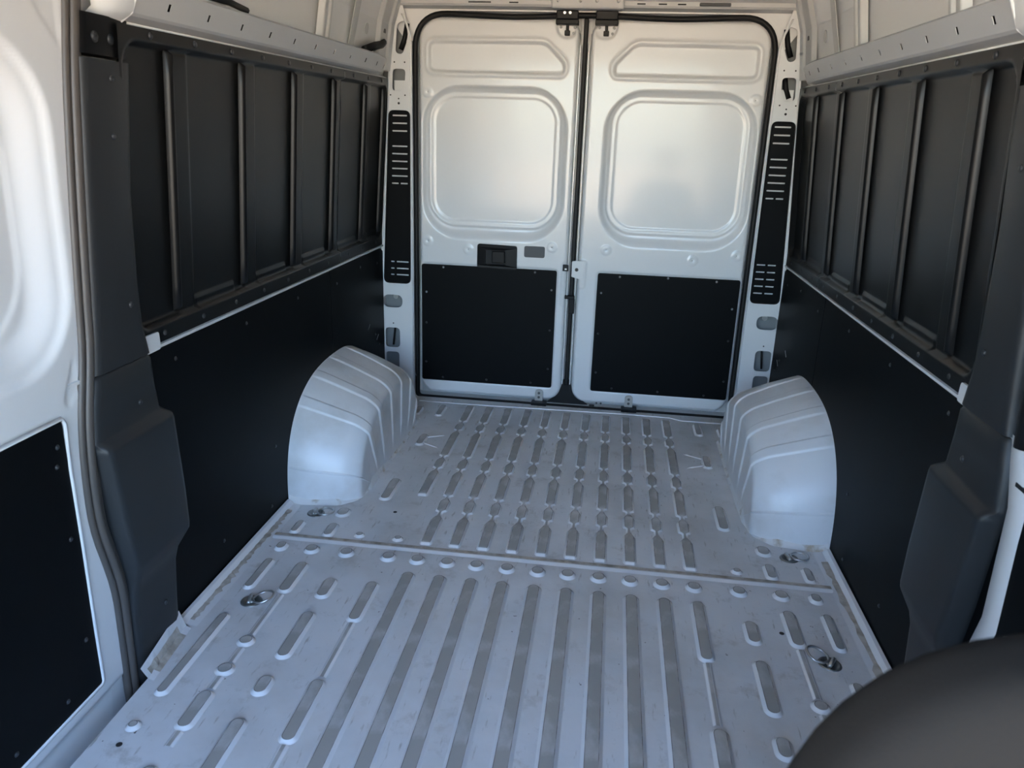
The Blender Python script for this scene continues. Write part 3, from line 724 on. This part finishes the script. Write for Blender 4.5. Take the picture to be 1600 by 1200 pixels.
RIBY = [-1.852, -1.478, -1.108, -0.735, -0.365, -0.10]
def ZT(y, z): return z + 0.015 * (y + 2.03) * np.clip((z - 0.83) / 0.64, 0, 1.05)
def upper_panels(s):
    yj = -0.655 if s < 0 else -0.655
    front = -2.06 if s < 0 else -1.99
    ribs = RIBY if s < 0 else [y + 0.035 for y in RIBY]
    for (y0, y1, big) in ((front, yj - 0.002, True), (yj + 0.002, -0.075, False)):
        cs = front + 0.015 if big else y0 - 0.2
        ce = y1 + 0.2 if big else -0.085
        def depth(y, z):
            sd_ = sbox(y, z, cs, 0.822, ce, 1.468, 0.055)
            D = 0.022 - 0.022 * S(-sd_, 0.0, 0.008)               # frame stands proud of the field
            for r in ribs:                                        # shallow raised band behind each rib
                D += 0.005 * S(0.045 - np.abs(y - r - 0.05), 0, 0.006) * (sd_ < -0.01)
            for k in range(len(ribs) - 1):                        # stepped foot between the ribs
                c = (ribs[k] + ribs[k + 1]) / 2 + 0.02
                D += 0.006 * S(-sbox(y, z, c - 0.115, 0.75, c + 0.115, 0.856, 0.006), 0, 0.004) * (sd_ < -0.002)
            return D
        def mp(y, z, D):
            x = XU(np.clip(z, 0.83, 1.47)) - D
            return (s * x, y, ZT(y, z))
        lab = ('large black ribbed upper wall panel ' if big else 'narrow black ribbed upper wall panel next to the rear pillar ') + side_txt[s]
        t = empty('upper_wall_panel', (s * 0.96, (y0 + y1) / 2, 0.78), label=lab, cat='wall panel', group='ribbed upper wall panels')
        o = field('panel_sheet', y0, y1, 0.780, 1.497, 0.006, depth, mp, 'ribbed', t); o.location = -t.location
        for r in ribs:
            if not (y0 < r < y1): continue
            m = MB(); n = 8
            zs = (0.838, 0.846, 0.90, 1.15, 1.40, 1.452, 1.46)
            for iz, z in enumerate(zs):
                sc = 0.35 if iz in (0, len(zs) - 1) else 1.0
                for k in range(n + 1):
                    a = math.pi * k / n
                    m.v.append((s * (XU(z) - 0.004 - 0.017 * sc * math.sin(a)), r + 0.0125 * math.cos(a) * (0.8 + 0.2 * sc), ZT(r, z)))
            for iz in range(len(zs) - 1):
                for k in range(n): q = iz * (n + 1) + k; m.f.append((q, q + 1, q + n + 2, q + n + 1))
            b = m.obj('rib', 'ribbed', t, True); b.location = -t.location
        span = np.arange(y0 + (0.12 if big else 0.1), y1, 0.19)
        for y in span:
            for z in (1.485, 0.802):
                c = MB().cyl((s * (XU(min(z, 1.47)) - 0.022), y, ZT(y, z) - 0.002), (-s, 0, 0), 0.0085, 0.004, 12, 0.006).obj('push_clip', 'clip', t, True); c.location = -t.location
upper_panels(-1); upper_panels(1)

# ------------------------------------------------------------------ pillar covers beside the side openings
def loft(stations, s):
    """stations: (z, y_front, y_rear, bulge)"""
    m = MB()
    for (z, yf, yr, b) in stations:
        X = np.interp(z, (0.0, 0.8, 1.5), (0.930, 0.930, 0.905)); o = X + 0.05
        sec = [(yf - 0.002, o), (yf - 0.002, X + 0.022), (yf + 0.002, X + 0.008 - b), (yf + 0.010, X + 0.002 - b), (yf + 0.022, X - b), ((yf + yr) / 2, X - b - 0.001), (yr - 0.022, X - b), (yr - 0.008, X + 0.003 - b), (yr, X + 0.012 - b), (yr + 0.003, o)]
        for (y, x) in sec: m.v.append((s * x, y, z))
    n = 10
    for i in range(len(stations) - 1):
        for k in range(n - 1): a = i * n + k; m.f.append((a, a + 1, a + n + 1, a + n))
    m.f.append(tuple(range(n))); m.f.append(tuple(range((len(stations) - 1) * n, len(stations) * n)))
    return m

def pillar_covers(s):
    dy = 0.0 if s < 0 else 0.045
    fz = interp([(1.52, -2.163), (1.405, -2.176), (1.16, -2.197), (0.814, -2.224), (0.70, -2.255), (0.643, -2.272), (0.60, -2.262), (0.354, -2.238), (0.25, -2.215), (0.107, -2.225), (0.0, -2.225)])
    rz = interp([(1.50, -1.995), (1.42, -2.012), (1.15, -2.045), (0.95, -2.050), (0.85, -2.045), (0.785, -2.03), (0.758, -2.025), (0.64, -2.022), (0.61, -1.995), (0.35, -1.985), (0.276, -1.985), (0.245, -2.02), (0.02, -2.045)])
    up_ = [(z, fz(z) + dy, rz(z) + dy, 0.0) for z in (0.774, 0.79, 0.85, 0.95, 1.05, 1.15, 1.25, 1.35, 1.415, 1.42)]
    nm = 'between the sliding door and the black wall panels' if s < 0 else 'between the driver seat and the black wall panels'
    def mk(st, label, smooth=True):
        t = empty('pillar_cover', (s * 0.93, -2.12 + dy, st[0][0]), label=label, cat='pillar cover', group='grey pillar covers')
        o = loft(st, s).obj('cover_shell', 'cover', t); o.location = -t.location
        for p in o.data.polygons: p.use_smooth = True
        bm_ = o.modifiers.new('edge', 'EDGE_SPLIT'); bm_.split_angle = math.radians(50)
        return t
    u = mk(up_, 'dark grey upper pillar cover ' + nm)
    low = [(z, fz(z) + dy, rz(z) + dy, b) for (z, b) in ((-0.10, 0), (0.0, 0), (0.10, 0), (0.21, 0.002), (0.245, 0.010), (0.285, 0.026), (0.30, 0.028), (0.40, 0.028), (0.50, 0.026), (0.60, 0.024), (0.612, 0.022), (0.624, 0.006), (0.632, 0.0), (0.70, 0), (0.762, 0), (0.770, -0.006))]
    lo = mk(low, 'dark grey stepped lower pillar cover ' + nm)
    def pin(t, y, z, b=0.0, m='clip', r=0.008):
        X = np.interp(z, (0.0, 0.8, 1.5), (0.930, 0.930, 0.905))
        c = MB().cyl((s * (X - b), y + dy, z), (-s, 0, 0), r, 0.004, 12, r * 0.6).obj('push_clip', m, t, True); c.location = -t.location
    pin(u, -2.095, 0.905); pin(u, -2.10, 1.27); pin(u, -2.09, 1.385); pin(lo, -2.10, 0.67); pin(lo, -2.10, 0.12)
    # black end block above
    top = [(z, fz(z) + dy, rz(z) - 0.005 + dy, -0.004) for z in (1.428, 1.432, 1.49, 1.505)]
    t = mk(top, 'black end block with two bolts under the roof rail ' + ('beside the sliding door' if s < 0 else 'above the driver seat side'))
    for o in t.children:
        if o.type == 'MESH': o.data.materials[0] = M['black']
    for y in (-2.125, -2.075): pin(t, y, 1.462, -0.004, 'cover', 0.012)
    # white bracket end showing between the covers
    plate('bracket_tab', rpoly([(-2.075 + dy, 0.766), (-1.975 + dy + (0.0 if s < 0 else -0.018), 0.768), (-1.978 + dy + (0.0 if s < 0 else -0.018), 0.812), (-2.05 + dy, 0.812)], 0.008), [], lambda a, b, w: (s * (0.940 + w), a, b), 0.006, 'paint', wl if s < 0 else wrr)
pillar_covers(-1); pillar_covers(1)

# ------------------------------------------------------------------ sliding door on the left
eb = interp([(1.80, -2.15), (1.52, -2.183), (1.414, -2.203), (1.16, -2.228), (0.82, -2.252), (0.69, -2.292), (0.5, -2.307), (0.40, -2.301), (0.284, -2.262), (-0.025, -2.267), (-0.2, -2.27)])
ebv = np.vectorize(eb)
def slide_door():
    o = empty('door_3', (0, 0, 0), kind='structure', label='white sliding side door with blank window recess and black lower board')
    def depth(y, z):
        so = sbox(y, z, -3.30, 0.805, -2.252, 1.452, 0.17); si = sbox(y, z, -3.24, 0.885, -2.335, 1.37, 0.15)
        D = 0.012 * S(-so, 0.0, 0.02) + 0.028 * S(-so, 0.015, 0.085) + 0.004 * S(-si, 0.0, 0.008)
        D += 0.002 * S(-(spoly(y, z, [(-2.205, 1.44), (-2.205, 1.56), (-2.27, 1.53), (-2.25, 1.49)]) - 0.006), 0, 0.006)
        D += 0.003 * S(-(spoly(y, z, [(-2.275, 0.82), (-2.268, 0.76), (-2.305, 0.73), (-2.315, 0.745)]) - 0.004), 0, 0.006)
        D += 0.006 * S(-sbox(y, z, -3.3, 0.055, -2.328, 0.722, 0.02), 0, 0.006)
        D += 0.020 * S(-(z - 0.03), 0, 0.03)
        return D
    def mp(y, z, D):
        x = 0.950 + D + np.clip(1.5 - z, -1, 0) * -0.0 - np.clip(z - 0.9, 0, 1) * 0.035
        return (-x, y, z)
    field('inner_panel', -3.42, -2.14, -0.15, 1.80, 0.0065, depth, mp, 'paint', o, mask=lambda y, z: y < ebv(z) + 0.014)
    MB().tube([(-0.949, -3.25, 0.058), (-0.949, -2.345, 0.058), (-0.949, -2.337, 0.066), (-0.949, -2.337, 0.20), (-0.949, -2.334, 0.42), (-0.949, -2.334, 0.60), (-0.949, -2.328, 0.70), (-0.949, -2.336, 0.714), (-0.949, -3.25, 0.716)], 0.005, 6).obj('panel_bead', 'paint', o, True)
    lp = plate('lower_panel', rrect(-3.25, 0.062, -2.337, 0.712, 0.012), [], lambda u, v, w: (-0.948 - w, u, v), 0.006, 'board', o, label='matt black board in the sliding door')
    for (y, z) in ((-2.36, 0.66), (-2.365, 0.45), (-2.37, 0.2), (-2.45, 0.10), (-2.6, 0.10), (-2.37, 0.62)):
        MB().cyl((-0.948, y, z), (1, 0, 0), 0.006, 0.0025, 10, 0.004).obj('screw', 'clip', lp, True)
    MB().box((-1.03, -3.42, -0.35), (-1.012, -1.98, 1.95)).obj('outer_skin', 'sheet', o)
    return o
slide_door()
t = empty('door_seal', (-0.94, -2.25, 0), label='brown-grey ribbed rubber seal along the edge of the sliding door', cat='seal')
zz = list(np.arange(-0.06, 1.70, 0.035))
sm = np.convolve(np.pad([eb(z) for z in zz], 2, 'edge'), np.ones(5) / 5, 'valid')
xs = lambda z: 0.946 - max(0, z - 0.9) * 0.035
for nm, off, r, dx in (('seal_lip', 0.008, 0.009, 0.004), ('seal_bulb', 0.026, 0.012, 0.0), ('seal_lip', 0.043, 0.008, 0.004)):
    o = MB().tube([(-xs(z) - dx, y + off, z) for z, y in zip(zz, sm)], r, 10).obj(nm, 'seal', t, True); o.location = -t.location

# ------------------------------------------------------------------ right front: white body strip, black board beyond, belt
ebR = interp([(0.80, -2.17), (0.745, -2.187), (0.646, -2.223), (0.405, -2.232), (0.288, -2.2), (0.0, -2.19)])
zz = np.linspace(0.0, 0.78, 30); v = []; f = []
for i, z in enumerate(zz):
    y = ebR(z) - 0.005
    v += [(0.985, y + 0.03, z), (0.950, y + 0.004, z), (0.945, y - 0.004, z), (0.945, y - 0.055, z), (0.952, y - 0.062, z)]
    if i:
        for k in range(4): f.append((5 * i - 5 + k, 5 * i - 4 + k, 5 * i + 1 + k, 5 * i + k))
o = link('body_flange', mesh('body_flange', v, f, 'paint', True), wrr)
MB().box((0.9435, -2.285, 0.695), (0.946, -2.24, 0.703)).obj('flange_slot', 'hole', wrr)
fb = plate('front_wall_panel', rpoly([(-2.95, 0.0), (-2.285, 0.0), (-2.285, 0.40), (-2.29, 0.75), (-2.95, 0.75)], 0.01), [], lambda u, v, w: (0.948 + w, u, v), 0.006, 'board', None, label='black board beside the driver seat beyond the white body flange', cat='wall panel')
MB().cyl((0.948, -2.335, 0.415), (-1, 0, 0), 0.011, 0.004, 14).obj('push_clip', 'clip', fb, True)
MB().tube([(0.942, -2.205, 1.30), (0.940, -2.225, 1.0), (0.938, -2.243, 0.84), (0.938, -2.25, 0.775)], 0.022, 12, flat=0.8).obj('pillar_seal', 'rubber', None, True, label='thick black rubber seal end above the white body flange by the driver seat', cat='seal')

# ------------------------------------------------------------------ driver seat
def pillow(cx, cy, cz, hx, hy, hz, n=4.5, rows=40, cols=56):
    v, f = [], []
    for i in range(rows + 1):
        a = -math.pi / 2 + math.pi * i / rows
        for k in range(cols):
            b = 2 * math.pi * k / cols
            p = Vector((math.cos(a) * math.cos(b), math.cos(a) * math.sin(b), math.sin(a)))
            r = (abs(p.x) ** n + abs(p.y) ** n + abs(p.z) ** n) ** (-1 / n)
            v.append((cx + hx * p.x * r, cy + hy * p.y * r, cz + hz * p.z * r))
    for i in range(rows):
        for k in range(cols): f.append((i * cols + k, i * cols + (k + 1) % cols, (i + 1) * cols + (k + 1) % cols, (i + 1) * cols + k))
    m = MB(); m.v = v; m.f = f; return m
seat = empty('driver_seat', (0.56, -3.35, -0.1), label='dark grey driver seat seen from behind, its rounded backrest shoulder', cat='seat')
def part(m, name, mt):
    o = m.obj(name, mt, seat, True); o.location = -seat.location; return o
bk = pillow(0.58, -3.205, 0.61, 0.292, 0.075, 0.385, 3.15)
part(bk, 'backrest', 'fabric')
part(pillow(0.58, -3.23, 1.15, 0.13, 0.05, 0.10, 3), 'headrest', 'fabric')
part(pillow(0.575, -3.55, 0.22, 0.27, 0.30, 0.09, 3.5), 'cushion', 'fabric')
part(MB().box((0.36, -3.75, -0.12), (0.79, -3.35, 0.14)), 'seat_base', 'black')
part(MB().tube([(0.53, -3.23, 0.98), (0.53, -3.23, 1.08)], 0.007), 'headrest_stem', 'steel')
part(MB().tube([(0.62, -3.23, 0.98), (0.62, -3.23, 1.08)], 0.007), 'headrest_stem', 'steel')

MB().box((-1.03, -3.07, -0.35), (-0.90, -1.98, -0.11)).box((-0.915, -3.07, -0.12), (-0.904, -1.98, -0.015)).obj('floor_step', 'paint', None, kind='structure')
# ------------------------------------------------------------------ roof, cab shell, ground
ceil = MB().box((-1.05, -2.45, 1.95), (1.05, 0.09, 1.97)).obj('ceiling', 'sheet', None, kind='structure')
MB().box((-1.05, -4.10, 1.95), (1.05, -2.45, 1.97)).obj('headliner', 'cover', ceil)
def cab_side(s):
    x = s * 0.975
    ol = [(-2.30, -0.45), (-2.30, 1.95), (-4.10, 1.95), (-4.95, 1.0), (-5.35, 0.45), (-5.35, -0.45)]
    win = [(-3.72, 0.62), (-3.72, 1.42), (-4.25, 1.42), (-4.80, 0.75), (-4.80, 0.62)]
    if s < 0: ol[0] = (-3.40, -0.45); ol[1] = (-3.40, 1.95)
    plate('wall_cab_left' if s < 0 else 'wall_cab_right', ol, [win], lambda u, v, w: (x + s * w, u, v), 0.02, 'cover', None, kind='structure')
cab_side(-1); cab_side(1)
MB().box((-0.97, -5.36, -0.45), (0.97, -5.33, 0.47)).box((-0.97, -5.33, 0.40), (0.97, -4.80, 0.47)).obj('wall_front', 'black', None, kind='structure')
MB().box((-1.05, -5.34, -0.45), (1.05, -3.05, -0.42)).obj('floor_cab', 'rubber', None, kind='structure')
MB().box((-1.05, -3.07, -0.42), (1.05, -3.04, -0.02)).obj('wall_step', 'paint', None, kind='structure')
MB().add([(-40, -60, -0.75), (40, -60, -0.75), (40, 20, -0.75), (-40, 20, -0.75)], [(0, 1, 2, 3)]).obj('ground', 'ground', None, kind='structure')
